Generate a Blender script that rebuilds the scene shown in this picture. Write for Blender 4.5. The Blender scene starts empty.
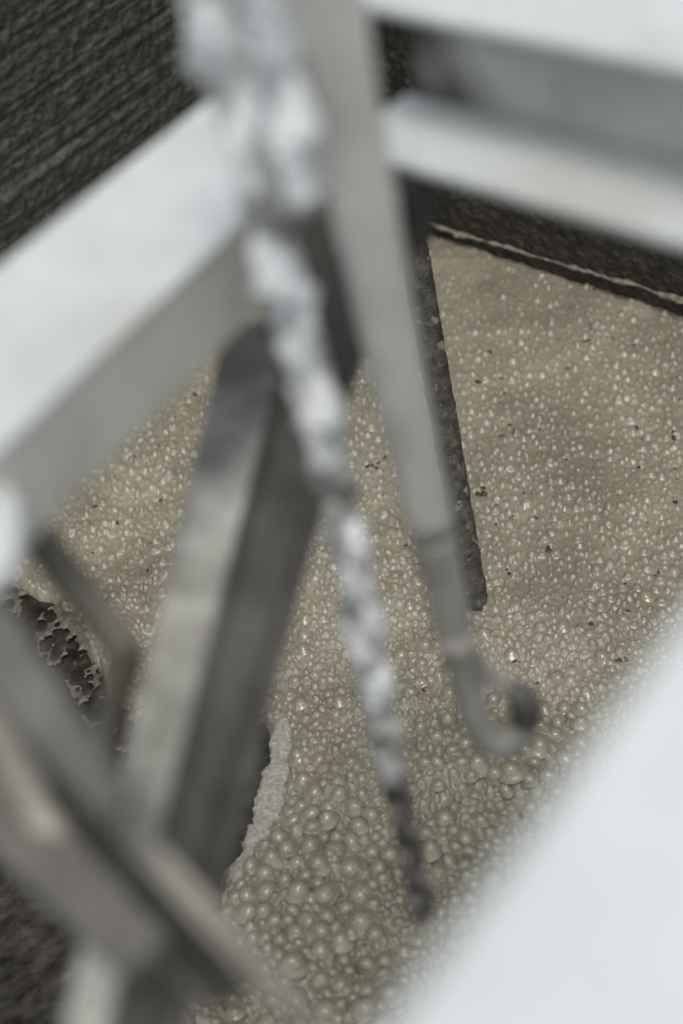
import bpy, bmesh, math, random
import numpy as np
from mathutils import Vector, Matrix

random.seed(7)
RNG = np.random.default_rng(11)
scene = bpy.context.scene
COL = scene.collection

# ------------------------------------------------------------------ camera
PITCH, ROLL, CAM_Z, FPX = math.radians(40.6), math.radians(11.3), 1.6, 1422.0
CX, CY = 341.5, 512.0
_s, _c = math.sin(ROLL), math.cos(ROLL)
FW = np.array([0, math.cos(PITCH), -math.sin(PITCH)])
_R0 = np.array([1.0, 0, 0]); _U0 = np.array([0, math.sin(PITCH), math.cos(PITCH)])
RT = _c * _R0 - _s * _U0
UP = _s * _R0 + _c * _U0
EYE = np.array([0, 0, CAM_Z])

cam_d = bpy.data.cameras.new("camera")
cam = bpy.data.objects.new("camera", cam_d); COL.objects.link(cam)
cam_d.sensor_fit = 'VERTICAL'; cam_d.sensor_height = 36; cam_d.lens = 50
cam_d.clip_start = 0.02; cam_d.clip_end = 200
m = Matrix((( RT[0], UP[0], -FW[0], 0), (RT[1], UP[1], -FW[1], 0), (RT[2], UP[2], -FW[2], CAM_Z), (0, 0, 0, 1)))
cam.matrix_world = m
cam_d.dof.use_dof = True
cam_d.dof.focus_distance = 2.2
cam_d.dof.aperture_fstop = 2.45
scene.camera = cam

# ------------------------------------------------------------------ sky, sun, exposure
SUN_EL, SUN_AZ = 71.0, 174.0          # elevation, compass bearing from +Y clockwise
w = bpy.data.worlds.new("World"); scene.world = w; w.use_nodes = True
nt = w.node_tree; nt.nodes.clear()
sky = nt.nodes.new("ShaderNodeTexSky"); sky.sky_type = 'NISHITA'; sky.sun_disc = False
sky.sun_elevation = math.radians(SUN_EL); sky.sun_rotation = math.radians(SUN_AZ)
sky.air_density = 1.0; sky.dust_density = 3.0; sky.ozone_density = 1.0
hs = nt.nodes.new("ShaderNodeHueSaturation"); hs.inputs['Saturation'].default_value = 0.34; hs.inputs['Hue'].default_value = 0.465
bg = nt.nodes.new("ShaderNodeBackground"); bg.inputs['Strength'].default_value = 0.15
out = nt.nodes.new("ShaderNodeOutputWorld")
nt.links.new(sky.outputs[0], hs.inputs['Color']); nt.links.new(hs.outputs[0], bg.inputs['Color'])
nt.links.new(bg.outputs[0], out.inputs['Surface'])

sun_d = bpy.data.lights.new("sun", 'SUN'); sun = bpy.data.objects.new("sun", sun_d); COL.objects.link(sun)
sun_d.energy = 1.1; sun_d.angle = math.radians(20); sun_d.color = (1.0, 0.975, 0.93)
_el, _az = math.radians(SUN_EL), math.radians(SUN_AZ)
sdir = Vector((math.sin(_az) * math.cos(_el), math.cos(_az) * math.cos(_el), math.sin(_el)))
sun.rotation_euler = sdir.to_track_quat('Z', 'Y').to_euler()
sun.location = (0, 0, 6)

vs = scene.view_settings
vs.view_transform = 'Standard'; vs.look = 'None'; vs.gamma = 1; vs.use_curve_mapping = False
vs.exposure = 0.03

# ------------------------------------------------------------------ survey helpers: photograph sightings -> places in the yard
def ray(px, py):
    d = FW + RT * ((px - CX) / FPX) + UP * ((CY - py) / FPX)
    return d
def onz(px, py, z=0.0):
    d = ray(px, py); return EYE + d * ((z - CAM_Z) / d[2])
def away(px, py, dist):
    d = ray(px, py); return EYE + d * (dist / np.linalg.norm(d))
def hor(px, py, h):
    d = ray(px, py); return EYE + d * (h / math.hypot(d[0], d[1]))
def topix(P):
    q = P - EYE
    dep = q @ FW
    return CX + FPX * (q @ RT) / dep, CY - FPX * (q @ UP) / dep, dep

# ------------------------------------------------------------------ noise
def _hash(ix, iy, seed):
    h = (ix.astype(np.int64) * 374761393 + iy.astype(np.int64) * 668265263 + seed * 1442695041) & 0x7fffffff
    h = ((h ^ (h >> 13)) * 1274126177) & 0x7fffffff
    return ((h ^ (h >> 16)) & 0xffff) / 65535.0
def vnoise(x, y, seed=0):
    ix, iy = np.floor(x), np.floor(y); fx, fy = x - ix, y - iy
    fx = fx * fx * fx * (fx * (fx * 6 - 15) + 10); fy = fy * fy * fy * (fy * (fy * 6 - 15) + 10)
    a, b = _hash(ix, iy, seed), _hash(ix + 1, iy, seed)
    c, d = _hash(ix, iy + 1, seed), _hash(ix + 1, iy + 1, seed)
    return (a * (1 - fx) + b * fx) * (1 - fy) + (c * (1 - fx) + d * fx) * fy - 0.5
def fbm(x, y, seed=0, octs=4, gain=0.5):
    t = 0; a = 1.0
    for k in range(octs):
        t = t + a * vnoise(x * 2 ** k + 17.3 * k, y * 2 ** k - 9.1 * k, seed + k); a *= gain
    return t
def smooth(e0, e1, x):
    t = np.clip((x - e0) / (e1 - e0), 0, 1); return t * t * (3 - 2 * t)

# ------------------------------------------------------------------ materials
def mat(name, c1, c2, scale=20, rough=(0.5, 0.7), bump=0.0, bscale=200, spec=0.5, stops=(0.35, 0.65),
        metal=0.0, c3=None, s3=8, t3=(0.55, 0.7), coat=0.0, stretch=None):
    m = bpy.data.materials.new(name); m.use_nodes = True
    n = m.node_tree.nodes; L = m.node_tree.links
    p = n["Principled BSDF"]
    tc = n.new("ShaderNodeTexCoord"); src = tc.outputs['Object']
    if stretch:
        mp = n.new("ShaderNodeMapping"); mp.inputs['Scale'].default_value = stretch
        L.new(src, mp.inputs['Vector']); src = mp.outputs[0]
    nz = n.new("ShaderNodeTexNoise"); nz.inputs['Scale'].default_value = scale
    nz.inputs['Detail'].default_value = 6; nz.inputs['Roughness'].default_value = 0.62
    L.new(src, nz.inputs['Vector'])
    r = n.new("ShaderNodeValToRGB")
    r.color_ramp.elements[0].position = stops[0]; r.color_ramp.elements[1].position = stops[1]
    r.color_ramp.elements[0].color = (*c1, 1); r.color_ramp.elements[1].color = (*c2, 1)
    L.new(nz.outputs['Fac'], r.inputs['Fac']); colr = r.outputs['Color']
    if c3:
        n3 = n.new("ShaderNodeTexNoise"); n3.inputs['Scale'].default_value = s3; n3.inputs['Detail'].default_value = 5
        L.new(src, n3.inputs['Vector'])
        mr = n.new("ShaderNodeMapRange"); mr.inputs['From Min'].default_value = t3[0]; mr.inputs['From Max'].default_value = t3[1]
        L.new(n3.outputs['Fac'], mr.inputs['Value'])
        mx = n.new("ShaderNodeMix"); mx.data_type = 'RGBA'
        L.new(mr.outputs[0], mx.inputs['Factor']); L.new(colr, mx.inputs['A']); mx.inputs['B'].default_value = (*c3, 1)
        colr = mx.outputs['Result']
    L.new(colr, p.inputs['Base Color'])
    rr = n.new("ShaderNodeMapRange"); rr.inputs['To Min'].default_value = rough[0]; rr.inputs['To Max'].default_value = rough[1]
    L.new(nz.outputs['Fac'], rr.inputs['Value']); L.new(rr.outputs[0], p.inputs['Roughness'])
    p.inputs['Specular IOR Level'].default_value = spec; p.inputs['Metallic'].default_value = metal
    p.inputs['Coat Weight'].default_value = coat; p.inputs['Coat Roughness'].default_value = 0.15
    if bump:
        nb = n.new("ShaderNodeTexNoise"); nb.inputs['Scale'].default_value = bscale; nb.inputs['Detail'].default_value = 4
        L.new(src, nb.inputs['Vector'])
        b = n.new("ShaderNodeBump"); b.inputs['Strength'].default_value = bump; b.inputs['Distance'].default_value = 0.003
        L.new(nb.outputs['Fac'], b.inputs['Height']); L.new(b.outputs[0], p.inputs['Normal'])
    return m

M_SLURRY = mat("wet_slurry", (0.205, 0.183, 0.130), (0.325, 0.296, 0.222), 4, (0.25, 0.37), 0.04, 420, 0.65)
M_BUBBLE = mat("wet_bubble_skin", (0.205, 0.182, 0.127), (0.305, 0.275, 0.202), 4, (0.17, 0.27), 0.03, 420, 0.8)
_n = M_SLURRY.node_tree.nodes; _l = M_SLURRY.node_tree.links          # froth of pin-head bubbles between the big ones
_tc = _n.new("ShaderNodeTexCoord"); _vo = _n.new("ShaderNodeTexVoronoi"); _vo.inputs['Scale'].default_value = 260; _vo.feature = 'F1'
_vn = _n.new("ShaderNodeTexNoise"); _vn.inputs['Scale'].default_value = 14; _vn.inputs['Detail'].default_value = 3
_mr = _n.new("ShaderNodeMapRange"); _mr.inputs['From Min'].default_value = 0.42; _mr.inputs['From Max'].default_value = 0.6
_mr.inputs['To Min'].default_value = 0.05; _mr.inputs['To Max'].default_value = 0.75
_bm = _n.new("ShaderNodeBump"); _bm.invert = True; _bm.inputs['Distance'].default_value = 0.0022
_l.new(_tc.outputs['Object'], _vo.inputs['Vector']); _l.new(_tc.outputs['Object'], _vn.inputs['Vector'])
_at = _n.new("ShaderNodeAttribute"); _at.attribute_name = "froth"; _mu = _n.new("ShaderNodeMath"); _mu.operation = 'MULTIPLY'
_l.new(_vn.outputs['Fac'], _mr.inputs['Value']); _l.new(_mr.outputs[0], _mu.inputs[0]); _l.new(_at.outputs['Fac'], _mu.inputs[1]); _l.new(_mu.outputs[0], _bm.inputs['Strength']); _l.new(_vo.outputs['Distance'], _bm.inputs['Height'])
_pb = _n["Principled BSDF"]; _old = _pb.inputs['Normal'].links[0].from_socket
_l.new(_old, _bm.inputs['Normal']); _l.new(_bm.outputs[0], _pb.inputs['Normal'])
M_FOAM = mat("pale_foam", (0.25, 0.235, 0.195), (0.44, 0.42, 0.365), 160, (0.5, 0.7), 0.6, 500, 0.4)
M_MURK = mat("murky_water", (0.012, 0.010, 0.008), (0.05, 0.043, 0.034), 30, (0.2, 0.5), 0.3, 160, 0.4)
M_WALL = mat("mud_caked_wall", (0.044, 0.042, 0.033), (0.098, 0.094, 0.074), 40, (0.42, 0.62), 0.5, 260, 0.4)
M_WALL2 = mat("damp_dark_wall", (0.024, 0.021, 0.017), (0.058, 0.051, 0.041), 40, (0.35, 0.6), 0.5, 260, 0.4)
M_CRUST = mat("dried_crust", (0.16, 0.14, 0.105), (0.30, 0.27, 0.205), 60, (0.6, 0.85), 0.6, 400, 0.3)
M_WHITE = mat("dusty_white_paint", (0.54, 0.575, 0.57), (0.68, 0.71, 0.705), 6, (0.4, 0.6), 0.1, 90, 0.4)
M_BEAM = mat("dusty_grey_steel", (0.54, 0.565, 0.555), (0.66, 0.69, 0.68), 12, (0.45, 0.65), 0.15, 120, 0.4,
             c3=(0.40, 0.385, 0.33), s3=7, t3=(0.5, 0.8))
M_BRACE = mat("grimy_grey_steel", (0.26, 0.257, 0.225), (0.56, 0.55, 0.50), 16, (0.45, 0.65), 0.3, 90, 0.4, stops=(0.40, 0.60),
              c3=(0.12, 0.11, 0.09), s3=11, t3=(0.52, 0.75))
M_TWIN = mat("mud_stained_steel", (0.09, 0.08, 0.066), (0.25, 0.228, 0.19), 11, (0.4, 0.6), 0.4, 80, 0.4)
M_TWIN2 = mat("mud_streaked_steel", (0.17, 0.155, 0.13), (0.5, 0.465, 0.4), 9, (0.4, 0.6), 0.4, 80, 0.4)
M_BRSIDE = mat("dark_grimy_shaded_steel", (0.07, 0.065, 0.056), (0.17, 0.16, 0.14), 14, (0.45, 0.65), 0.3, 90, 0.4)  # grimy tone, also carries the painted shade of brace face and hook tip
M_DARK = mat("dark_steel", (0.030, 0.027, 0.024), (0.065, 0.058, 0.05), 20, (0.35, 0.6), 0.4, 120, 0.4)  # even dark tone for the gusset and the gap plate
M_HOOK = mat("dull_grey_bar", (0.48, 0.475, 0.435), (0.66, 0.655, 0.61), 12, (0.4, 0.6), 0.2, 120, 0.4)
M_HOOKLOW = mat("mud_dulled_bar", (0.22, 0.212, 0.19), (0.36, 0.35, 0.315), 16, (0.4, 0.6), 0.2, 120, 0.4)
M_CHAINW = mat("lime_whitened_chain", (0.72, 0.735, 0.735), (0.88, 0.89, 0.89), 30, (0.45, 0.7), 0.25, 150, 0.4)
M_CHAIND = mat("bare_dark_chain", (0.06, 0.053, 0.05), (0.20, 0.185, 0.17), 45, (0.4, 0.6), 0.5, 150, 0.5)
M_CHAINM = mat("patchy_chain", (0.25, 0.24, 0.215), (0.68, 0.68, 0.66), 60, (0.4, 0.6), 0.5, 150, 0.5)
M_POLE = mat("muddy_pole", (0.032, 0.029, 0.024), (0.105, 0.095, 0.078), 60, (0.4, 0.65), 0.7, 240, 0.4,
             c3=(0.24, 0.22, 0.18), s3=70, t3=(0.60, 0.68))

# ------------------------------------------------------------------ object helpers
def link(name, me, mats, parent=None):
    o = bpy.data.objects.new(name, me); COL.objects.link(o)
    for mm in (mats if isinstance(mats, (list, tuple)) else [mats]):
        if me.materials.find(mm.name) < 0: me.materials.append(mm)
    if parent: o.parent = parent
    return o
def tag(o, label=None, cat=None, group=None, kind=None):
    for k, v in (('label', label), ('category', cat), ('group', group), ('kind', kind)):
        if v: o[k] = v
    return o
def empty(name, loc):
    o = bpy.data.objects.new(name, None); COL.objects.link(o); o.location = loc
    o.empty_display_size = 0.05
    bpy.context.view_layer.update()
    return o
def npmesh(name, verts, faces, smoothed=True):
    me = bpy.data.meshes.new(name)
    verts = np.ascontiguousarray(verts, np.float32); faces = np.ascontiguousarray(faces, np.int32)
    k = faces.shape[1]
    me.vertices.add(len(verts)); me.vertices.foreach_set('co', verts.ravel())
    me.loops.add(faces.size); me.loops.foreach_set('vertex_index', faces.ravel())
    me.polygons.add(len(faces)); me.polygons.foreach_set('loop_start', np.arange(0, faces.size, k, dtype=np.int32))
    me.polygons.foreach_set('use_smooth', np.full(len(faces), smoothed))
    me.update(calc_edges=True); me.validate()
    return me
def gridfaces(nr, ncl, keep=None):
    i = np.arange(nr - 1)[:, None] * ncl + np.arange(ncl - 1)[None, :]
    f = np.stack([i, i + 1, i + ncl + 1, i + ncl], -1).reshape(-1, 4)
    if keep is not None:
        kk = keep[:-1, :-1] & keep[1:, :-1] & keep[:-1, 1:] & keep[1:, 1:]
        f = f[kk.ravel()]
    return f
def compact(v, f):
    used = np.unique(f); mp = np.full(len(v), -1); mp[used] = np.arange(len(used))
    return v[used], mp[f]
def prism(name, loop, down, mats, parent=None, bevel=0.002, axis=None):
    """a plate: closed outline of 3-D points pushed along a vector"""
    off = Vector((0, 0, 0))
    if parent: off = parent.matrix_world.translation
    bm = bmesh.new()
    dv = Vector(axis) * down if axis is not None else Vector((0, 0, -down))
    a = [bm.verts.new(Vector(p) - off) for p in loop]
    b = [bm.verts.new(Vector(p) - off + dv) for p in loop]
    n = len(a)
    bm.faces.new(a); bm.faces.new(b[::-1])
    for i in range(n):
        bm.faces.new((a[i], b[i], b[(i + 1) % n], a[(i + 1) % n]))
    bmesh.ops.recalc_face_normals(bm, faces=bm.faces)
    if bevel:
        bmesh.ops.bevel(bm, geom=list(bm.edges), offset=bevel, segments=2, affect='EDGES', profile=0.5)
    me = bpy.data.meshes.new(name); bm.to_mesh(me); bm.free()
    return link(name, me, mats, parent)
def strip(e1, e2, z, t0=-0.3, t1=1.0):
    """outline of a level strip between two sighted edges at height z, run out from t0 to t1 along them"""
    a0, a1 = onz(*e1[0], z), onz(*e1[1], z); b0, b1 = onz(*e2[0], z), onz(*e2[1], z)
    return [a0 + (a1 - a0) * t0, a0 + (a1 - a0) * t1, b0 + (b1 - b0) * t1, b0 + (b1 - b0) * t0]
def tube(name, path, radii, mats, parent=None, seg=14, lump=0.0, lscale=60, flat=1.0, upv=(0, 0, 1), closed=False, caps=True, seed=1, sub=1):
    path = [np.array(p, float) for p in path]
    if sub > 1:                                       # Catmull-Rom refine
        P = path; R = list(radii) if hasattr(radii, '__len__') else [radii] * len(P)
        n = len(P); np_, nr_ = [], []
        rng = range(n if closed else n - 1)
        for i in rng:
            g = (lambda k: P[k % n]) if closed else (lambda k: P[max(0, min(n - 1, k))])
            for s in range(sub):
                t = s / sub
                p0, p1, p2, p3 = g(i - 1), g(i), g(i + 1), g(i + 2)
                np_.append(0.5 * (2 * p1 + (p2 - p0) * t + (2 * p0 - 5 * p1 + 4 * p2 - p3) * t * t + (3 * p1 - p0 - 3 * p2 + p3) * t ** 3))
                nr_.append(R[i] * (1 - t) + R[(i + 1) % n] * t)
        if not closed: np_.append(P[-1]); nr_.append(R[-1])
        path, radii = np_, nr_
    n = len(path)
    if not hasattr(radii, '__len__'): radii = [radii] * n
    off = np.array(parent.matrix_world.translation) if parent else np.zeros(3)
    V = []
    for i in range(n):
        if closed: t = path[(i + 1) % n] - path[i - 1]
        else: t = path[min(n - 1, i + 1)] - path[max(0, i - 1)]
        t = t / np.linalg.norm(t)
        a = np.array(upv, float); a = a - t * (a @ t)
        if np.linalg.norm(a) < 1e-3: a = np.array((1., 0, 0)) - t * t[0]
        a /= np.linalg.norm(a); b = np.cross(t, a)
        for k in range(seg):
            th = 2 * math.pi * k / seg
            r = radii[i]
            if lump:
                r = r * (1 + lump * float(fbm(np.array([k * 0.9 + 3 * math.sin(th)]), np.array([i * lscale / 60.0]), seed, 3)[0]) * 2)
            V.append(path[i] + a * (math.cos(th) * r) + b * (math.sin(th) * r * flat) - off)
    F = []
    for i in range(n if closed else n - 1):
        j = (i + 1) % n
        for k in range(seg):
            F.append((i * seg + k, i * seg + (k + 1) % seg, j * seg + (k + 1) % seg, j * seg + k))
    me = bpy.data.meshes.new(name)
    if caps and not closed:
        F.append(tuple(range(seg))[::-1]); F.append(tuple((n - 1) * seg + k for k in range(seg)))
    me.from_pydata([tuple(v) for v in V], [], F); me.update()
    for p in me.polygons: p.use_smooth = len(p.vertices) == 4
    return link(name, me, mats, parent)

# ------------------------------------------------------------------ tank: axes u (along the right wall), v (along the left wall)
CORNER = np.array([0.0517, 3.029])
UA = np.array([math.cos(math.radians(-50.1)), math.sin(math.radians(-50.1))])
VA = np.array([math.cos(math.radians(-140.1)), math.sin(math.radians(-140.1))])
def tank(u, v, z=0.0): 
    p = CORNER + UA * u + VA * v; return np.array([p[0], p[1], z])

# --- slurry surface, polar grid round the foot of the viewpoint (fine where the picture looks)
th_in = np.linspace(-30, 20, 960); th = np.concatenate([np.linspace(-74, -30.4, 70), th_in, np.linspace(20.4, 74, 80)])
rr = [0.80]
while rr[-1] < 3.75:
    rr.append(rr[-1] + (rr[-1] ** 2 + CAM_Z ** 2) / CAM_Z / FPX * 1.25)
rr = np.concatenate([np.linspace(0.3, 0.79, 30), np.array(rr)])
TH, RR = np.meshgrid(np.radians(th), rr)
GX, GY = RR * np.sin(TH), RR * np.cos(TH)
GU = (GX - CORNER[0]) * UA[0] + (GY - CORNER[1]) * UA[1]
GV = (GX - CORNER[0]) * VA[0] + (GY - CORNER[1]) * VA[1]

# the pool: froth-free ground at the near left, its edge followed through the photograph
edge_px = [(-120, 545), (-30, 556), (20, 575), (60, 598), (92, 640), (128, 700), (165, 735), (215, 735), (262, 712), (284, 735), (280, 775), (262, 815), (243, 858), (226, 900), (205, 960), (190, 1060), (180, 1200)]
edge_w = np.array([onz(*p)[:2] for p in edge_px])
poly = np.vstack([edge_w, [[-0.1, 0.2], [-1.9, 0.2], [-1.9, 2.3]]])
def poly_sdf(X, Y, P):
    d = np.full(X.shape, 1e9); ins = np.zeros(X.shape, bool)
    for i in range(len(P)):
        a, b = P[i], P[(i + 1) % len(P)]
        e = b - a; wx, wy = X - a[0], Y - a[1]
        t = np.clip((wx * e[0] + wy * e[1]) / (e @ e), 0, 1)
        d = np.minimum(d, (wx - e[0] * t) ** 2 + (wy - e[1] * t) ** 2)
        c = (a[1] > Y) != (b[1] > Y)
        with np.errstate(divide='ignore', invalid='ignore'):
            ins ^= c & (X < (b[0] - a[0]) * (Y - a[1]) / (b[1] - a[1] + 1e-12) + a[0])
    return np.sqrt(d) * np.where(ins, 1, -1)          # positive inside the pool
SD = poly_sdf(GX, GY, poly) + 0.022 * fbm(GX * 22, GY * 22, 5, 4)

# bubble size field (radius in photograph pixels)
ctl = np.array([(330, 850, 13.5), (355, 690, 7.5), (440, 740, 11.5), (350, 980, 10), (450, 850, 11), (300, 900, 10.5), (285, 820, 6.5), (310, 730, 5.5), (420, 660, 7.5),
                (360, 590, 5), (560, 660, 6), (520, 550, 5.0), (600, 560, 5.0), (620, 450, 5.2), (550, 330, 4.6), (480, 260, 3.8), (680, 380, 4.8), (150, 480, 5),
                (60, 540, 4), (190, 600, 4.6), (370, 450, 5), (470, 450, 5), (215, 360, 3.6), (240, 960, 9), (400, 930, 9), (500, 780, 10), (640, 300, 4.2), (470, 640, 6)])
def rfield(px, py):
    d2 = (px[:, None] - ctl[None, :, 0]) ** 2 + (py[:, None] - ctl[None, :, 1]) ** 2
    wgt = 1 / (d2 + 400) ** 1.5
    return (wgt * ctl[None, :, 2]).sum(1) / wgt.sum(1)
def pixarr(X, Y):
    qx, qy, qz = X, Y, -CAM_Z
    dep = qx * FW[0] + qy * FW[1] + qz * FW[2]
    return CX + FPX * (qx * RT[0] + qy * RT[1] + qz * RT[2]) / dep, CY - FPX * (qx * UP[0] + qy * UP[1] + qz * UP[2]) / dep, np.sqrt(X * X + Y * Y + CAM_Z ** 2)

STREAK = [(284, 722, 6), (283, 733, 9), (283, 745, 11), (281, 760, 12), (279, 775, 13), (274, 790, 13), (268, 805, 13), (263, 819, 12), (258, 832, 11), (252, 846, 10), (246, 860, 9), (240, 872, 8), (234, 884, 6), (226, 900, 3)]
class Hash:
    def __init__(s, cell): s.c = cell; s.d = {}
    def near(s, x, y, R):
        a, b = int(math.floor((x - R) / s.c)), int(math.floor((x + R) / s.c)); c, e = int(math.floor((y - R) / s.c)), int(math.floor((y + R) / s.c))
        for i in range(a, b + 1):
            for j in range(c, e + 1):
                yield from s.d.get((i, j), ())
    def add(s, x, y, r): s.d.setdefault((int(math.floor(x / s.c)), int(math.floor(y / s.c))), []).append((x, y, r))

def scatter():
    B = []; H = Hash(0.022); maxr = 0.026
    passes = [(0.85, 1.15, 2200, 0.76), (0.6, 0.9, 14000, 0.74), (0.42, 0.66, 22000, 0.74), (0.26, 0.44, 34000, 0.76), (0.16, 0.28, 34000, 0.78)]
    for lo, hi, n, ov in passes:
        # candidates drawn evenly over the photographed area, then put on the ground
        px = RNG.uniform(-60, 743, n); py = RNG.uniform(170, 1090, n)
        ok = np.array([(ray(a, b)[2] < -0.3) for a, b in zip(px, py)])
        px, py = px[ok], py[ok]
        D = FW[None] + RT[None] * ((px - CX) / FPX)[:, None] + UP[None] * ((CY - py) / FPX)[:, None]
        t = -CAM_Z / D[:, 2]; X, Y = D[:, 0] * t, D[:, 1] * t
        u = (X - CORNER[0]) * UA[0] + (Y - CORNER[1]) * UA[1]; v = (X - CORNER[0]) * VA[0] + (Y - CORNER[1]) * VA[1]
        sd = poly_sdf(X, Y, poly) + 0.01 * fbm(X * 22, Y * 22, 5, 4)
        rp = rfield(px, py)
        patch = fbm(X * 7, Y * 7, 31, 3)                # patches of only fine foam
        dist = np.sqrt(X * X + Y * Y + CAM_Z ** 2)
        rad = rp * RNG.uniform(lo, hi, len(px)) * dist / FPX * 1.12
        st_d = np.full(len(px), 9e9)
        for (a, b, q) in STREAK: st_d = np.minimum(st_d, np.hypot(px - a, (py - b) * 0.8) - q)
        good = (st_d > 2) & (u > 0.004) & (v > 0.004) & (sd < 0.004)
        for k in np.nonzero(good)[0]:
            x, y, r = X[k], Y[k], rad[k]
            if lo < 0.4 and rp[k] < 5.6 and patch[k] < 0.1: continue
            if lo > 0.5 and patch[k] > 0.16 and rp[k] > 5: continue
            if r < 0.0016 or (rp[k] < 5.8 and r * FPX / dist[k] < 1.5): continue
            ove = ov + 0.05 * min(1.0, max(0.0, (8.5 - rp[k]) / 4.0))
            bad = False
            for (a, b, q) in H.near(x, y, r + maxr):
                dd = (a - x) ** 2 + (b - y) ** 2
                if dd < (ove * (r + q)) ** 2 * (0.82 if q > 1.6 * r else 1): bad = True; break
            if bad: continue
            H.add(x, y, r); B.append((x, y, r, rp[k], px[k], py[k]))
    return np.array(B)
BUB = scatter()
print("bubbles", len(BUB))

base = 0.010 * fbm(GX * 6, GY * 6, 3, 3) + 0.004 * fbm(GX * 24, GY * 24, 9, 3)
gpx, gpy, _ = pixarr(GX.ravel(), GY.ravel())
gr = rfield(gpx, gpy).reshape(GX.shape)
base = base * np.clip(gr / 6, 0.22, 1.4) + smooth(6.5, 9.5, gr) * (0.022 * fbm(GX * 11, GY * 11, 51, 3) + 0.010 * fbm(GX * 26, GY * 26, 54, 2))
_lx = 1 - smooth(180, 300, gpx.reshape(GX.shape))
base = base + _lx * (0.010 * fbm(GX * 22, GY * 22, 15, 3) - 0.010 * np.maximum(np.abs(fbm(GX * 30, GY * 30, 16, 2)) * -6 + 0.45, 0))
# fine foam everywhere between the bubbles
fine = 0.0007 * np.abs(fbm(GX * 260, GY * 260, 40, 2)) + 0.0012 * fbm(GX * 120, GY * 120, 42, 2)
acc = np.zeros(GX.shape)
PW = 4.0
thr = np.radians(th)
order = np.argsort(-BUB[:, 2])
px_size = np.array([math.hypot(a, 0) for a in BUB[:, 2]])
screen_r = BUB[:, 2] * FPX / np.sqrt(BUB[:, 0] ** 2 + BUB[:, 1] ** 2 + CAM_Z ** 2)
vis = (BUB[:, 4] > -5) & (BUB[:, 4] < 690) & (BUB[:, 5] > 180) & (BUB[:, 5] < 1030)
# bubbles nothing near stands in front of come first among the single ones
clear = vis & ((BUB[:, 4] - 683) * 414 + (BUB[:, 5] - 610) * 303 < 5000) & ((BUB[:, 4] > 230) | (BUB[:, 5] < 600))
big = np.nonzero(clear)[0][np.argsort(-screen_r[clear])][:295]
bigset = set(big.tolist())
for i, (x, y, r, rp, bx, by) in enumerate(BUB):
    R_ = math.hypot(x, y); T_ = math.atan2(x, y)
    i0, i1 = np.searchsorted(rr, [R_ - 1.25 * r, R_ + 1.25 * r]); j0, j1 = np.searchsorted(thr, [T_ - 1.25 * r / R_, T_ + 1.25 * r / R_])
    if i1 <= i0 or j1 <= j0: continue
    dx, dy = GX[i0:i1, j0:j1] - x, GY[i0:i1, j0:j1] - y
    an = RNG.uniform(0, math.pi); ca, sa = math.cos(an), math.sin(an); el = RNG.uniform(0.55, 1.0)
    d2 = ((dx * ca + dy * sa) ** 2 + ((-dx * sa + dy * ca) / el) ** 2) / (r * r)
    k = min(1.0, max(0.0, (rp - 5.5) / 6.0))          # 0 thick smooth skin .. 1 round bubbles
    soft = np.sqrt(np.clip(1 - d2 / 1.05, 0, 1)) * 0.62 + 0.30 * np.clip(1 - d2 / 1.5, 0, 1)
    rnd = np.sqrt(np.clip(1 - d2, 0, 1)) * 0.86 + 0.10 * np.clip(1 - d2 / 1.5, 0, 1)
    h = r * RNG.uniform(0.75, 1.1) * (soft * (1 - k) + rnd * k)
    if i in bigset: h = h * 0.72                       # the single bubble itself stands here
    acc[i0:i1, j0:j1] += h ** PW
HB = acc ** (1 / PW)
frothy = smooth(4.6, 8.0, gr)
Z = base + fine * (0.12 + 0.88 * frothy) + HB
# open pits, burst bubbles
pits = [(482, 490, 7), (468, 480, 5), (495, 503, 4), (497, 523, 5), (536, 516, 3), (585, 340, 4), (637, 583, 5), (588, 625, 5), (622, 658, 6), (545, 548, 5), (508, 570, 5), (516, 578, 4), (563, 600, 5), (625, 582, 4),
        (500, 435, 4), (540, 680, 4), (520, 660, 4), (590, 430, 3), (615, 435, 3), (650, 520, 3), (680, 575, 4), (672, 500, 3), (405, 545, 5), (360, 555, 4), (375, 465, 7), (385, 455, 5), (120, 520, 4),
        (160, 500, 4), (95, 505, 3), (150, 540, 4), (200, 470, 4), (527, 335, 3), (533, 333, 2.5), (465, 270, 3), (505, 425, 4), (480, 382, 3), (320, 905, 5), (267, 875, 4), (420, 690, 5), (535, 780, 5), (480, 590, 6)]
for _ in range(70): pits.append((RNG.uniform(380, 690), RNG.uniform(260, 700), RNG.uniform(1.5, 3.2)))
for _ in range(30): pits.append((RNG.uniform(20, 230), RNG.uniform(350, 600), RNG.uniform(1.5, 3.0)))
FLECKS = []
for (a, b, q) in pits:
    P = onz(a, b, 0.004); dist = np.linalg.norm(P - EYE); r = q * dist / FPX * 1.3
    R_ = math.hypot(P[0], P[1]); T_ = math.atan2(P[0], P[1])
    i0, i1 = np.searchsorted(rr, [R_ - 2.2 * r, R_ + 2.2 * r]); j0, j1 = np.searchsorted(thr, [T_ - 2.2 * r / R_, T_ + 2.2 * r / R_])
    if i1 <= i0 or j1 <= j0: continue
    dx, dy = GX[i0:i1, j0:j1] - P[0], GY[i0:i1, j0:j1] - P[1]
    d = np.sqrt(dx * dx + dy * dy) / r + 1.3 * fbm(dx / r * 1.1 + a, dy / r * 1.1 + b, 77, 3)
    mk = 1 - smooth(0.5, 1.0, d)
    Z[i0:i1, j0:j1] = Z[i0:i1, j0:j1] * (1 - mk) + (base[i0:i1, j0:j1] - 0.1 * r) * mk
    FLECKS.append((P[0], P[1], r))
# bank down into the pool
Z = Z - 0.05 * smooth(-0.004, 0.035, SD)
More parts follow.
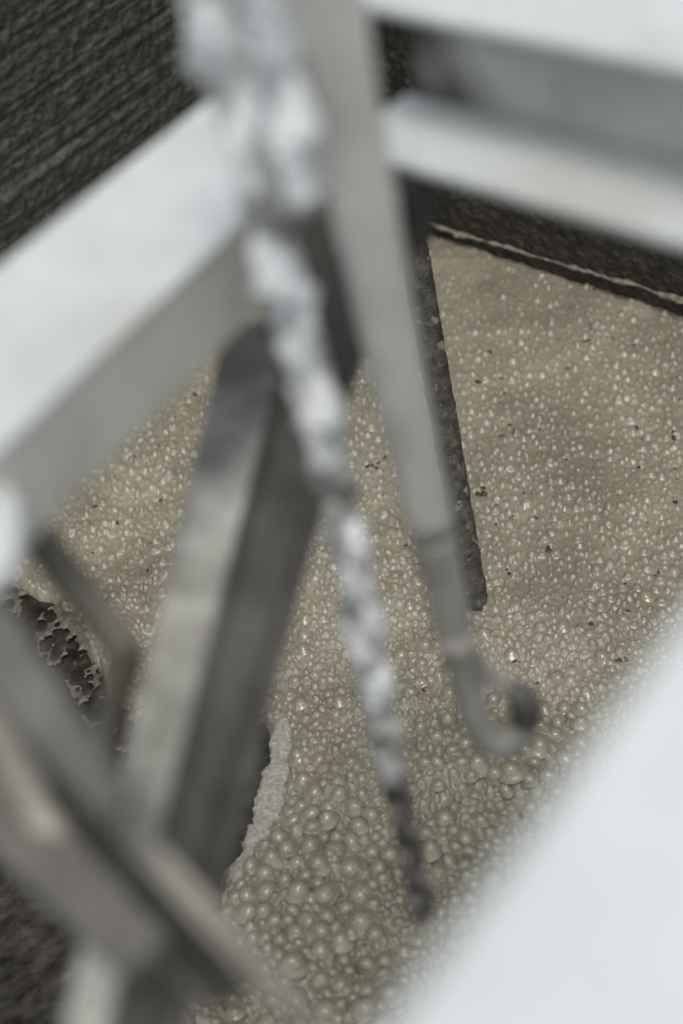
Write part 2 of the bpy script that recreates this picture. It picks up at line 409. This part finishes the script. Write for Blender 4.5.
# film with round holes along the pool edge
holes = [(39, 577, 8), (24, 582, 4), (36, 600, 15), (52, 596, 9), (30, 612, 10), (84, 660, 8), (73, 652, 5), (55, 650, 5), (98, 708, 12), (68, 665, 6), (78, 676, 5), (110, 690, 7), (100, 735, 10)]
keep = (GU > -0.03) & (GV > -0.03) & (GU < 3.3) & (GV < 3.3) & (SD < 0.075)
fs = gridfaces(*GX.shape, keep)
v3 = np.stack([GX, GY, Z], -1).reshape(-1, 3)
used_ = np.unique(fs); fr_ = frothy.ravel()[used_]; v3, fs = compact(v3, fs)
slurry = link("slurry", npmesh("slurry", v3, fs), M_SLURRY)
_a = slurry.data.attributes.new("froth", 'FLOAT', 'POINT'); _a.data.foreach_set("value", np.ascontiguousarray(fr_, np.float32))
tag(slurry, "thick grey tan slurry covered in glossy bubbles filling the tank", "slurry", kind="structure")

# --- the largest bubbles, each one its own dome
def dome_mesh(seed, soft):
    rg = np.random.default_rng(seed); seg = 20
    if soft: prof = [(0.0, 1.0), (0.28, 0.955), (0.5, 0.85), (0.68, 0.70), (0.82, 0.53), (0.95, 0.35), (1.08, 0.20), (1.22, 0.08), (1.38, -0.05), (1.5, -0.25)]
    else: prof = [(0.0, 1.0), (0.26, 0.965), (0.5, 0.865), (0.7, 0.712), (0.86, 0.51), (0.95, 0.30), (1.01, 0.14), (1.10, 0.03), (1.2, -0.08), (1.26, -0.25)]
    V = [(0, 0, 1.0)]; e1, e2, ph = rg.uniform(-.12, .12), rg.uniform(-.08, .08), rg.uniform(0, 6)
    tx, ty = rg.uniform(-.22, .22, 2); e3 = rg.uniform(-.05, .05)
    for (r, z) in prof[1:]:
        for k in range(seg):
            t = 2 * math.pi * k / seg
            q = r * (1 + (e1 * math.cos(2 * t + ph) + e2 * math.cos(3 * t - ph)) * min(1, r * 1.2) + e3 * math.sin(t + 4 * z))
            V.append((q * math.cos(t) + tx * z, q * math.sin(t) + ty * z, z))
    F = [(0, 1 + k, 1 + (k + 1) % seg) for k in range(seg)]
    me = bpy.data.meshes.new("bubble")
    for i in range(len(prof) - 2):
        for k in range(seg):
            a = 1 + i * seg + k; b = 1 + i * seg + (k + 1) % seg
            F.append((a, a + seg, b + seg, b))
    me.from_pydata(V, [], F); me.update()
    for p in me.polygons: p.use_smooth = True
    me.materials.append(M_BUBBLE)
    return me
SOFT = [dome_mesh(s, True) for s in range(8)]; ROUND = [dome_mesh(s + 30, False) for s in range(8)]
for i in big:
    x, y, r, rp = BUB[i, :4]
    k = min(1.0, max(0.0, (rp - 5.5) / 6.0)) 
    i0 = np.searchsorted(rr, math.hypot(x, y)); j0 = np.searchsorted(thr, math.atan2(x, y))
    zb = base[i0, j0]
    o = bpy.data.objects.new("bubble", (ROUND if random.random() < k * 1.1 else SOFT)[random.randrange(8)]); COL.objects.link(o); o.parent = slurry
    o.location = (x, y, zb + r * (random.uniform(-0.3, 0.22) * (0.3 + k) + random.uniform(0.0, 0.34) * k))
    o.rotation_euler = (random.uniform(-.2, .2), random.uniform(-.2, .2), random.uniform(0, 6.28))
    rs = r * random.uniform(0.92, 1.04)
    o.scale = (rs * random.uniform(0.86, 1.1), rs, rs * random.uniform(0.85, 1.15) * (0.75 + 0.25 * k))

# --- small dark mud specks lying in the dents
FV, FF = [], []
for (x, y, r) in FLECKS:
    for _ in range(RNG.integers(1, 4)):
        fx_, fy_ = x + RNG.normal(0, 0.45) * r, y + RNG.normal(0, 0.45) * r; fr = r * RNG.uniform(0.3, 0.7)
        i0 = np.searchsorted(rr, math.hypot(fx_, fy_)); j0 = np.searchsorted(thr, math.atan2(fx_, fy_))
        zz = Z[min(i0, len(rr) - 1), min(j0, len(thr) - 1)]
        n0 = len(FV); e_ = RNG.uniform(0.45, 1); an_ = RNG.uniform(0, 3.14); FV.append((fx_, fy_, zz + 0.28 * fr))
        for ring_, hz in ((0.6, 0.2), (1.0, -0.1), (1.05, -0.9)):
            for k in range(8):
                t = math.pi * k / 4; q = fr * ring_ * (1 + 0.45 * float(vnoise(np.array([k * 1.7 + n0]), np.array([0.5 * n0]), 5)[0]))
                cx_, cy_ = q * math.cos(t), q * e_ * math.sin(t)
                FV.append((fx_ + cx_ * math.cos(an_) - cy_ * math.sin(an_), fy_ + cx_ * math.sin(an_) + cy_ * math.cos(an_), zz + hz * fr))
        for k in range(8): FF.append((n0, n0 + 1 + k, n0 + 1 + (k + 1) % 8, n0 + 1 + (k + 1) % 8))
        for g in range(2):
            for k in range(8): FF.append((n0 + 1 + g * 8 + k, n0 + 9 + g * 8 + k, n0 + 9 + g * 8 + (k + 1) % 8, n0 + 1 + g * 8 + (k + 1) % 8))
_me = bpy.data.meshes.new("mud_specks"); _me.from_pydata(FV, [], [tuple(dict.fromkeys(f)) for f in FF]); _me.update()
for p in _me.polygons: p.use_smooth = True
M_SPECK = mat("dark_brown_mud", (0.028, 0.021, 0.014), (0.085, 0.066, 0.044), 90, (0.35, 0.6), 0.3, 300, 0.4)
specks = link("mud_specks", _me, M_SPECK)
tag(specks, "small dark brown mud specks scattered in dents of the slurry", "mud", kind="stuff")

# --- murky pool sheet under and beside the froth
pu, pv = np.meshgrid(np.linspace(-1.5, 0.15, 420), np.linspace(0.3, 2.2, 480))
pz = -0.020 + 0.0035 * fbm(pu * 30, pv * 30, 60, 5, 0.65) + 0.006 * np.maximum(fbm(pu * 6, pv * 6, 66, 3), 0)
pk = poly_sdf(pu, pv, poly) > -0.06
pvv, pff = compact(np.stack([pu, pv, pz], -1).reshape(-1, 3), gridfaces(*pu.shape, pk))
cu, cv = np.meshgrid(np.linspace(-2.2, 2.0, 160), np.linspace(0.2, 3.1, 120))
ck = poly_sdf(cu, cv, poly) < 0.0
cuu, cvv = (cu - CORNER[0]) * UA[0] + (cv - CORNER[1]) * UA[1], (cu - CORNER[0]) * VA[0] + (cv - CORNER[1]) * VA[1]
c3, cf = compact(np.stack([cu, cv, np.full(cu.shape, -0.0225)], -1).reshape(-1, 3), gridfaces(*cu.shape, ck & (cuu > -0.05) & (cvv > -0.05)))
pff = np.vstack([pff, cf + len(pvv)]); pvv = np.vstack([pvv, c3])
pool = link("murky_water", npmesh("murky_water", pvv, pff), M_MURK)
tag(pool, "dark brown murky water beside the froth at the near left", "water", kind="structure")

# --- scattered scum on the pool: fine lacy film with round holes, one mass
fx, fy = np.meshgrid(np.linspace(-0.72, -0.26, 420), np.linspace(1.30, 2.02, 640))
fsd = poly_sdf(fx, fy, poly)
mask = 0.034 - np.abs(fsd - 0.016) * 0.62 + 0.016 * fbm(fx * 12, fy * 12, 81, 3, 0.5)
for _ in range(240):
    a = RNG.uniform(0, 130); b = 565 + a * 1.15 + RNG.uniform(-15, 75)
    holes.append((a, b, 1.2 + 5.5 * RNG.uniform() ** 2))
for (a, b, q) in holes:
    P = onz(a, b, -0.006); r = q * np.linalg.norm(P - EYE) / FPX
    mask = np.minimum(mask, (np.sqrt((fx - P[0]) ** 2 + ((fy - P[1]) * 0.8) ** 2) - r) * 1.2)
fk = (mask > 0.0) & (fsd > -0.03)
fz = -0.012 + 0.010 * np.clip(mask / 0.03, 0, 1) ** 0.5 + 0.0012 * fbm(fx * 120, fy * 120, 84, 3)
sv, sf = compact(np.stack([fx, fy, fz], -1).reshape(-1, 3), gridfaces(*fx.shape, fk))
M_SCUM = mat("muddy_scum", (0.07, 0.062, 0.047), (0.16, 0.142, 0.106), 40, (0.25, 0.5), 0.5, 300, 0.5)
scum = link("scum", npmesh("scum", sv, sf), M_SCUM)
tag(scum, "lacy brown scum with round holes floating on the murky water", "scum", kind="stuff")

# --- pale foam streak
sp = [(284, 722, 6), (283, 745, 11), (279, 775, 13), (268, 805, 13), (258, 832, 11), (246, 860, 9), (234, 884, 6), (226, 900, 3)]
SX, SY = np.meshgrid(np.linspace(-0.30, -0.05, 330), np.linspace(1.10, 1.52, 460))
best = np.full(SX.shape, -9.0)
for i in range(len(sp) - 1):
    for t in np.linspace(0, 1, 8, endpoint=False):
        a = np.array(sp[i]) * (1 - t) + np.array(sp[i + 1]) * t
        P = onz(a[0], a[1], 0.008); r = a[2] * np.linalg.norm(P - EYE) / FPX
        best = np.maximum(best, r - np.sqrt((SX - P[0]) ** 2 + (SY - P[1]) ** 2 * 0.5))
best = best + 0.010 * fbm(SX * 40, SY * 40, 90, 5, 0.6)
sz = 0.007 + 0.007 * np.sqrt(np.clip(best / 0.014, 0, 1)) + 0.0011 * fbm(SX * 340, SY * 340, 93, 2) - 0.02 * (best < 0.0015)
fv, ff = compact(np.stack([SX, SY, sz], -1).reshape(-1, 3), gridfaces(*SX.shape, best > -0.001))
foam = link("foam_streak", npmesh("foam_streak", fv, ff), M_FOAM)
tag(foam, "pale curved streak of fine foam along the edge of the bubbles", "foam", kind="stuff")

# --- tank walls
def wall(name, fixed, label, mtl, s0, s1, zhi, step, dispf, thick=0.14):
    S, ZZ = np.meshgrid(s0, np.asarray(zhi))
    D = dispf(S, ZZ)
    P = np.zeros(S.shape + (3,))
    for idx in (0, 1):
        ax_run = VA if fixed == 'u' else UA; ax_n = UA if fixed == 'u' else VA
        P[..., idx] = CORNER[idx] + ax_run[idx] * S + ax_n[idx] * D
    P[..., 2] = ZZ
    V = P.reshape(-1, 3); Fc = gridfaces(*S.shape)
    # back and top so that the wall has its thickness
    nr, ncl = S.shape
    back = P.copy()
    for idx in (0, 1):
        ax_run = VA if fixed == 'u' else UA; ax_n = UA if fixed == 'u' else VA
        back[..., idx] = CORNER[idx] + ax_run[idx] * S - ax_n[idx] * thick
    bb = back[[0, -1]][:, [0, -1]].reshape(-1, 3)
    top = back[-1]
    V = np.vstack([V, top, bb])
    n0 = nr * ncl
    tf = np.stack([np.arange(ncl - 1) + (nr - 1) * ncl, np.arange(1, ncl) + (nr - 1) * ncl, n0 + np.arange(1, ncl), n0 + np.arange(ncl - 1)], -1)
    q = n0 + ncl
    Fc = np.vstack([Fc, tf, [[q, q + 1, q + 3, q + 2]]])
    o = link(name, npmesh(name, V, Fc), mtl)
    return tag(o, label, "tank wall")
def disp_left(S, Zz):
    a = S + 0.10 * fbm(S * 3, Zz * 3, 100, 2)
    slope = Zz + 0.10 * S
    st = fbm(a * 3.0, slope * 60, 101, 4, 0.6)
    rib = np.maximum(fbm(a * 1.2, slope * 12, 107, 2), 0.05)
    sc = fbm(a * 75 + 8 * slope, slope * 95, 103, 4, 0.66)
    return 0.006 * st + 0.020 * rib + 0.0042 * sc - 0.004
def disp_right(S, Zz):
    return 0.006 * fbm(S * 8, Zz * 14, 120, 3) + 0.006 * fbm(S * 60, Zz * 75, 121, 4, 0.62) - 0.004
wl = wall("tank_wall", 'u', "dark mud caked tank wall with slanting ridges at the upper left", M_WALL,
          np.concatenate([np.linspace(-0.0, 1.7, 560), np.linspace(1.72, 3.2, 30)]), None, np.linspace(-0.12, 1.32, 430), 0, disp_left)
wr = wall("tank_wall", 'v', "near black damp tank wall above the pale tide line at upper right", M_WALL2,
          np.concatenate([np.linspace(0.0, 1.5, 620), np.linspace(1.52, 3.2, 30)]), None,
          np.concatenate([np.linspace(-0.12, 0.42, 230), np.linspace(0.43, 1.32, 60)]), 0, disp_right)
# pale tide crust: a thin broken ledge stuck to the right wall
nu = 520; us = np.linspace(0.12, 1.6, nu)
zc = 0.020 + 0.024 * us + 0.006 * fbm(us * 14, us * 0, 130, 3)
wd = 0.0042 * np.clip(0.85 + 1.0 * fbm(us * 22, us * 0 + 4, 131, 4, 0.6), 0.3, 2)
ring = []
for k in range(8):
    t = 2 * math.pi * k / 8
    dz = np.sin(t) * wd * (0.9 + 0.9 * fbm(us * 90, us * 0 + k * .7, 133, 2)); dv = np.cos(t) * wd * 1.5 * (1 + 1.2 * fbm(us * 70, us * 0 + k * .9, 135, 2)) + 0.004
    ring.append(np.stack([CORNER[0] + UA[0] * us + VA[0] * dv, CORNER[1] + UA[1] * us + VA[1] * dv, zc + dz], -1))
RV = np.stack(ring, 1).reshape(-1, 3)
RF = [(i * 8 + k, i * 8 + (k + 1) % 8, (i + 1) * 8 + (k + 1) % 8, (i + 1) * 8 + k) for i in range(nu - 1) for k in range(8)]
link("tide_crust", npmesh("tide_crust", RV, np.array(RF)), M_CRUST, wr)

# ------------------------------------------------------------------ pole standing in the slurry
pb = onz(475, 600, 0.0); pt = onz(398, 150, 0.0); 
pt = EYE + (onz(404, 190, 0.62) - EYE)
pdir = pt - pb
pole = empty("pole", tuple(pb))
npth = 150
path = [pb + pdir * (t) for t in np.linspace(-0.12, 1.15, npth)]
rad = 0.0200
V = []
seg = 26
tt = pdir / np.linalg.norm(pdir); a_ = np.cross(tt, [0, 1, 0]); a_ /= np.linalg.norm(a_); b_ = np.cross(tt, a_)
S, K = np.meshgrid(np.linspace(-0.12, 1.15, npth) * np.linalg.norm(pdir), np.arange(seg), indexing='ij')
ang = K * 2 * math.pi / seg
xx, yy = np.cos(ang), np.sin(ang)
lump = 0.0022 * fbm(S * 60 + 3 * xx, yy * 3 + 10, 140, 4, 0.6) + 0.0016 * fbm(S * 220, xx * 5 + yy * 3 + 20, 143, 3) + 0.0016 * np.maximum(fbm(S * 26 + 5, xx * 1.5 + yy, 145, 2), 0)
lump += 0.003 * smooth(0.5, 0.75, S) * (1 + 2 * fbm(S * 50, xx * 4 + yy * 2, 147, 3))
Rr = rad + lump
PV = pb[None, None] + S[..., None] * tt + a_ * (np.cos(ang) * Rr)[..., None] + b_ * (np.sin(ang) * Rr)[..., None] - pb
PF = np.array([(i * seg + k, i * seg + (k + 1) % seg, (i + 1) * seg + (k + 1) % seg, (i + 1) * seg + k) for i in range(npth - 1) for k in range(seg)])
link("shaft", npmesh("shaft", PV.reshape(-1, 3), PF), M_POLE, pole)
tag(pole, "thin dark mud crusted pole standing upright in the slurry", "pole")
# ------------------------------------------------------------------ steel frame above the tank
ZB = 1.22
M_WEBL = mat("weathered_beam_side", (0.50, 0.485, 0.43), (0.68, 0.665, 0.605), 9, (0.45, 0.65), 0.15, 120, 0.4, c3=(0.36, 0.34, 0.28), s3=12, t3=(0.52, 0.8))
def dark_end(m, p0, p1, dark, amt=0.35):
    """colour darkened at one end of a bar: from full at p0 to none at p1 (local metres), broken up by noise"""
    n = m.node_tree.nodes; l = m.node_tree.links; pb_ = n["Principled BSDF"]; old = pb_.inputs['Base Color'].links[0].from_socket
    tc = n.new("ShaderNodeTexCoord"); vm = n.new("ShaderNodeVectorMath"); vm.operation = 'DOT_PRODUCT'
    d_ = np.array(p1) - np.array(p0); L_ = np.linalg.norm(d_); d_ = d_ / (L_ * L_)
    vm.inputs[1].default_value = tuple(d_); l.new(tc.outputs['Object'], vm.inputs[0])
    nz = n.new("ShaderNodeTexNoise"); nz.inputs['Scale'].default_value = 28; nz.inputs['Detail'].default_value = 5
    l.new(tc.outputs['Object'], nz.inputs['Vector'])
    ad = n.new("ShaderNodeMath"); ad.operation = 'MULTIPLY_ADD'; ad.inputs[1].default_value = 1.6
    l.new(nz.outputs['Fac'], ad.inputs[0]); l.new(vm.outputs['Value'], ad.inputs[2])
    mr = n.new("ShaderNodeMapRange"); b0 = float(np.dot(d_, p0)) + 0.8
    mr.inputs['From Min'].default_value = b0; mr.inputs['From Max'].default_value = b0 + 1.0
    mr.inputs['To Min'].default_value = 1; mr.inputs['To Max'].default_value = 0
    l.new(ad.outputs[0], mr.inputs['Value'])
    mx = n.new("ShaderNodeMix"); mx.data_type = 'RGBA'; l.new(mr.outputs[0], mx.inputs['Factor']); l.new(old, mx.inputs['A'])
    mx.inputs['B'].default_value = (*dark, 1); l.new(mx.outputs['Result'], pb_.inputs['Base Color'])

# left beam: angle section, wide top flange and a hanging web on the near side
lb = empty("angle_beam", tuple(onz(110, 280, ZB)))
fl = strip(((0, 262), (190, 112)), ((0, 445), (225, 235)), ZB, -0.9, 1.14)
prism("top_flange", fl, 0.008, M_BEAM, lb, 0.003)
e0, e1 = fl[3], fl[2]
nrm = (fl[0] - fl[3]); run = e1 - e0; run = run / np.linalg.norm(run); nrm = nrm - run * (nrm @ run); nrm /= np.linalg.norm(nrm)
dz = np.array([0, 0, -0.0083])
prism("web", [e0 + dz + nrm * 0.001, e1 + dz + nrm * 0.001, e1 + dz + nrm * 0.009, e0 + dz + nrm * 0.009], 0.052, M_WEBL, lb, 0.002)
tag(lb, "pale steel angle beam crossing the upper left corner above the slurry", "beam")

# right beam: channel lying open towards us
rb = empty("channel_beam", tuple(onz(520, 150, ZB)))
bf = strip(((410, 122), (683, 170)), ((410, 163), (683, 240)), ZB, 0.0, 1.9)
bd = bf[2] - bf[3]; bd /= np.linalg.norm(bd); bn = np.array([-bd[1], bd[0], 0])   # away from us
s0 = bf[3] - bd * 0.06; s1 = bf[3] + bd * 0.62; sw = s0 + bd * 0.005
wdt = 0.070; hgt = 0.066
prism("bottom_flange", [s0, s1, s1 + bn * wdt, s0 + bn * wdt], 0.008, M_BEAM, rb, 0.003)
up = np.array([0, 0, hgt])
M_WEB = mat("grey_beam_web", (0.46, 0.46, 0.43), (0.62, 0.62, 0.585), 12, (0.45, 0.65), 0.15, 120, 0.4)
_o = onz(520, 150, ZB); dark_end(M_WEB, s0 - _o + bd * 0.015, s0 - _o + bd * 0.085, (0.06, 0.054, 0.046))  # web colour gets darker towards its left end
prism("web", [sw + bn * (wdt + 0.0006) + up, s1 + bn * (wdt + 0.0006) + up, s1 + bn * (wdt + 0.008) + up, sw + bn * (wdt + 0.008) + up], hgt + 0.008, M_WEB, rb, 0.002)
s2 = np.array([0, 0, hgt + 0.0086])
prism("top_flange", [s0 + s2 + bn * 0.028, s1 + s2 + bn * 0.028, s1 + bn * (wdt + 0.12) + s2, s0 + bn * (wdt + 0.12) + s2], 0.008, M_BEAM, rb, 0.003)
tag(rb, "pale steel channel beam crossing the top right corner above dark wall", "beam")

# dark gusset hanging in the corner between the beams
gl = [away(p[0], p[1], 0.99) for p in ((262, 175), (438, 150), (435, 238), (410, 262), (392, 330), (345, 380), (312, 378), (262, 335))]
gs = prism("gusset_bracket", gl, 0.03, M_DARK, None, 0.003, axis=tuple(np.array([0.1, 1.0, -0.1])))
tag(gs, "dark steel bracket hanging where the two pale beams meet", "bracket")

# sloping brace bar under the left beam: an angle section lying on its back, ridge towards us
ZR = 1.06
br = empty("brace_bar", tuple(onz(190, 600, ZR)))
def run_on(a, b, t0, t1): return a + (b - a) * t0, a + (b - a) * t1
lo_a, lo_b = run_on(onz(207, 400, ZR - 0.008), onz(112, 810, ZR - 0.008), -0.28, 1.9)
rg_a, rg_b = run_on(onz(270, 400, ZR), onz(163, 810, ZR), -0.28, 1.9)
ri_a, ri_b = run_on(onz(352, 400, ZR - 0.05), onz(246, 810, ZR - 0.05), -0.36, 1.75)
_o = onz(190, 600, ZR); dark_end(M_BRACE, onz(240, 365, ZR) - _o, onz(222, 470, ZR) - _o, (0.09, 0.082, 0.07))  # beam's shade over the upper end, painted into the face colour
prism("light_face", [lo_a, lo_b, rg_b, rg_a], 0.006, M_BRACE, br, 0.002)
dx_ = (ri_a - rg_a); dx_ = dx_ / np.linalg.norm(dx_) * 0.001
prism("shaded_face", [rg_a + dx_, rg_b + dx_, ri_b, ri_a], 0.006, M_BRSIDE, br, 0.002, axis=(-0.5, 0.0, -0.85))  # shade of the right face is put into its darker colour
tag(br, "grimy grey angle bar slanting down from the left beam, right face dark", "bar")

# mud stained channel crossing the lower left corner, open side up
ZC = 1.125
cb = empty("channel_bar", tuple(onz(120, 850, ZC)))
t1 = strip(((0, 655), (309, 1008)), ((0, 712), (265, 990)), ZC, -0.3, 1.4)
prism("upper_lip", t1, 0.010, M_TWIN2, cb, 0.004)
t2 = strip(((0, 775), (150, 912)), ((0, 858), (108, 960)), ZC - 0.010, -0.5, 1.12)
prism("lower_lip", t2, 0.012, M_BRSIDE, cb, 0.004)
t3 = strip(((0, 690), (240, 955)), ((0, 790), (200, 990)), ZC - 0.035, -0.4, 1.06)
prism("added_dark_gap_plate", t3, 0.008, M_DARK, cb, 0.002)  # dark plate added to blacken the gap between the lips
tag(cb, "mud stained steel channel crossing the lower left corner", "channel")

hp_ = [(-34, 660), (-10, 710), (16, 768), (46, 822), (86, 872), (134, 917), (176, 958), (214, 998)]
hose = tube("bent_pipe", [away(a, b, 0.66 - 0.003 * k) for k, (a, b) in enumerate(hp_)], [0.0065, 0.007, 0.0078, 0.0080, 0.0072, 0.0066, 0.0058, 0.0052], M_TWIN2, None, seg=14, sub=4, lump=0.2)
tag(hose, "curved pale streaked pipe lying along the channel in the lower left corner", "pipe")
fs_ = strip(((0, 588), (116, 767)), ((0, 705), (92, 812)), 1.19, -0.5, 1.12)
fst = prism("flat_strap", fs_, 0.010, M_BRSIDE, None, 0.003)
tag(fst, "brown flat strap running under the crossing channel at the left margin", "strap")

# bent strap behind the brace bar
st = tube("bent_strap", [away(15, 500, 0.78), away(52, 556, 0.79), away(92, 608, 0.80), away(122, 650, 0.81), away(116, 700, 0.83), away(102, 750, 0.85), away(90, 790, 0.86)],
          [0.0105, 0.0105, 0.011, 0.0115, 0.0085, 0.0075, 0.007], M_TWIN, None, seg=12, flat=0.95, sub=5)
tag(st, "bent brown steel strap behind the left side of the slanting bar", "strap")

# bright plate end at the left margin
pl = [onz(x, y, 1.2) for x, y in ((-80, 470), (6, 476), (20, 500), (18, 545), (2, 575), (-80, 590))]
wp = prism("white_plate", pl, 0.012, M_WHITE, None, 0.004)
tag(wp, "bright white plate end poking in at the left margin", "plate")

# big white board at the near right
e = strip(((683, 606), (376, 1024)), ((683, 610), (380, 1024)), 1.31, -0.6, 1.5)
d = e[1] - e[0]; d /= np.linalg.norm(d); nout = np.array([-d[1], d[0], 0])
if nout @ np.array([1, 0, 0]) < 0: nout = -nout
bl = [e[0], e[1], e[1] + nout * 0.26, e[0] + nout * 0.26]
brd = prism("white_board", bl, 0.02, M_WHITE, None, 0.006)
tag(brd, "broad white painted board edge filling the lower right corner", "board")

# ------------------------------------------------------------------ hanging hook bar
hb = empty("hook_bar", tuple(hor(345, 130, 0.64)))
hp = [(298, -200), (318, -60), (330, 20), (345, 110), (362, 200), (380, 290), (398, 380), (416, 460), (434, 540)]
H_ = [hor(a, b, 0.66) for a, b in hp]
tube("upper_bar", H_, [0.0185, 0.0185, 0.0185, 0.018, 0.0175, 0.017, 0.016, 0.0152, 0.0145], M_HOOK, hb, seg=12, flat=0.42, upv=(1, 0.1, 0), sub=3, lump=0.05)
hp2 = [(434, 541), (446, 590), (456, 640), (464, 670)]
tube("lower_bar", [hor(a, b, 0.66) for a, b in hp2], [0.0145, 0.0138, 0.0128, 0.0115], M_HOOKLOW, hb, seg=12, flat=0.42, upv=(1, 0.1, 0), sub=4, lump=0.05)
lp = [(457, 640), (462, 664), (468, 694), (478, 724), (495, 743), (514, 737), (526, 718)]
tube("hook_bend", [hor(a, b, 0.655) for a, b in lp], [0.0118, 0.0112, 0.0105, 0.0108, 0.0115, 0.0115, 0.0110], M_HOOKLOW, hb, seg=12, sub=4)
tube("hook_tip", [hor(a, b, 0.654) for a, b in ((525, 721), (526, 708), (520, 695), (508, 689))], [0.0108, 0.0118, 0.0105, 0.006], M_BRSIDE, hb, seg=12, sub=4)  # shadow side of the hook end, given as a darker colour
tube("keeper_wire", [hor(a, b, 0.655) for a, b in ((466, 648), (482, 668), (498, 682), (512, 694))], [0.0070, 0.0062, 0.0058, 0.005], M_HOOKLOW, hb, seg=10, sub=4)
tag(hb, "flat grey bar with a dark tipped hook at its lower end hanging over slurry", "hook bar")

# ------------------------------------------------------------------ chains
def link_mesh(seed, L, Wd, wire, lump, mtl):
    rg = np.random.default_rng(seed); pts = []
    n = 24; hw = Wd / 2 - wire; hl = L / 2 - wire - hw
    for k in range(n):
        t = 2 * math.pi * k / n
        x = hw * math.cos(t); z = hw * math.sin(t) + (hl if math.sin(t) >= 0 else -hl)
        pts.append(np.array([x, 0, z]))
    o = tube("link", pts, [wire * (1 + lump * rg.uniform(-.6, 1)) for _ in range(n)], mtl, None, seg=9, closed=True, upv=(0, 1, 0), lump=lump, seed=seed)
    me = o.data; bpy.data.objects.remove(o); return me
LW = [link_mesh(s, 0.042, 0.0245, 0.0078, 0.35, M_CHAINW) for s in range(3)]
LM = [link_mesh(s + 10, 0.038, 0.0225, 0.0056, 0.4, M_CHAINM) for s in range(3)]
LD = [link_mesh(s + 20, 0.037, 0.0215, 0.0046, 0.3, M_CHAIND) for s in range(3)]
def chain(pts, label, pick, pitch=0.0285, first=0.6):
    lead = float(np.linalg.norm(np.array(pts[1]) - np.array(pts[0])))
    pts = [np.array(p) for p in pts]
    # resample at the pitch
    fine_ = []
    for a, b in zip(pts[:-1], pts[1:]):
        for t in np.linspace(0, 1, 200, endpoint=False): fine_.append(a * (1 - t) + b * t)
    fine_.append(pts[-1]); fine_ = np.array(fine_)
    s = np.concatenate([[0], np.cumsum(np.linalg.norm(np.diff(fine_, axis=0), axis=1))])
    n = int(s[-1] / pitch)
    root = empty("chain", tuple(pts[0]))
    off = np.array(root.matrix_world.translation)
    for i in range(n):
        sm = (i + 0.5) * pitch
        c = np.array([np.interp(sm, s, fine_[:, k]) for k in range(3)])
        c2 = np.array([np.interp(min(sm + 0.01, s[-1]), s, fine_[:, k]) for k in range(3)])
        t = Vector(c2 - c).normalized()
        q = t.to_track_quat('Z', 'X')
        o = bpy.data.objects.new("link", pick((sm - lead) / (s[-1] - lead), i)); COL.objects.link(o); o.parent = root
        o.location = Vector(c - off) + Vector((random.uniform(-1, 1), random.uniform(-1, 1), 0)) * 0.0012
        o.rotation_mode = 'QUATERNION'
        o.rotation_quaternion = q @ Matrix.Rotation(first + (i % 2) * math.pi / 2 + random.uniform(-.25, .25), 4, 'Z').to_quaternion()
    tag(root, label, "chain")
    return root
def pick_main(f, i):
    if 0.37 < f < 0.45: return LM[i % 3]
    if f < 0.62 + random.uniform(-.03, .03): return (LW if random.random() < 0.95 else LM)[i % 3]
    if f < 0.76: return LM[i % 3]
    return LD[i % 3]
cp = [(186, -200), (206, -60), (223, 20), (241, 110), (259, 190), (279, 270), (302, 350), (322, 430), (341, 515), (358, 600), (372, 680), (388, 750), (404, 820), (416, 875), (427, 925)]
chain([hor(a, b, 0.62) for a, b in cp], "long chain hanging past the beams, caked white above and bare at its end", pick_main)
cp2 = [(240, -200), (258, -60), (270, 20), (284, 100), (298, 170), (311, 226)]
chain([hor(a, b, 0.60) for a, b in cp2], "short pale chain end hanging beside the long chain, last link open", lambda f, i: LW[i % 3] if f < .8 else LM[i % 3])
cp3 = [(176, -200), (196, -60), (203, 0), (208, 60), (213, 105)]
chain([hor(a, b, 0.66) for a, b in cp3], "stub of white caked chain lying against the end of the left beam", lambda f, i: LW[i % 3])

bpy.context.view_layer.update()
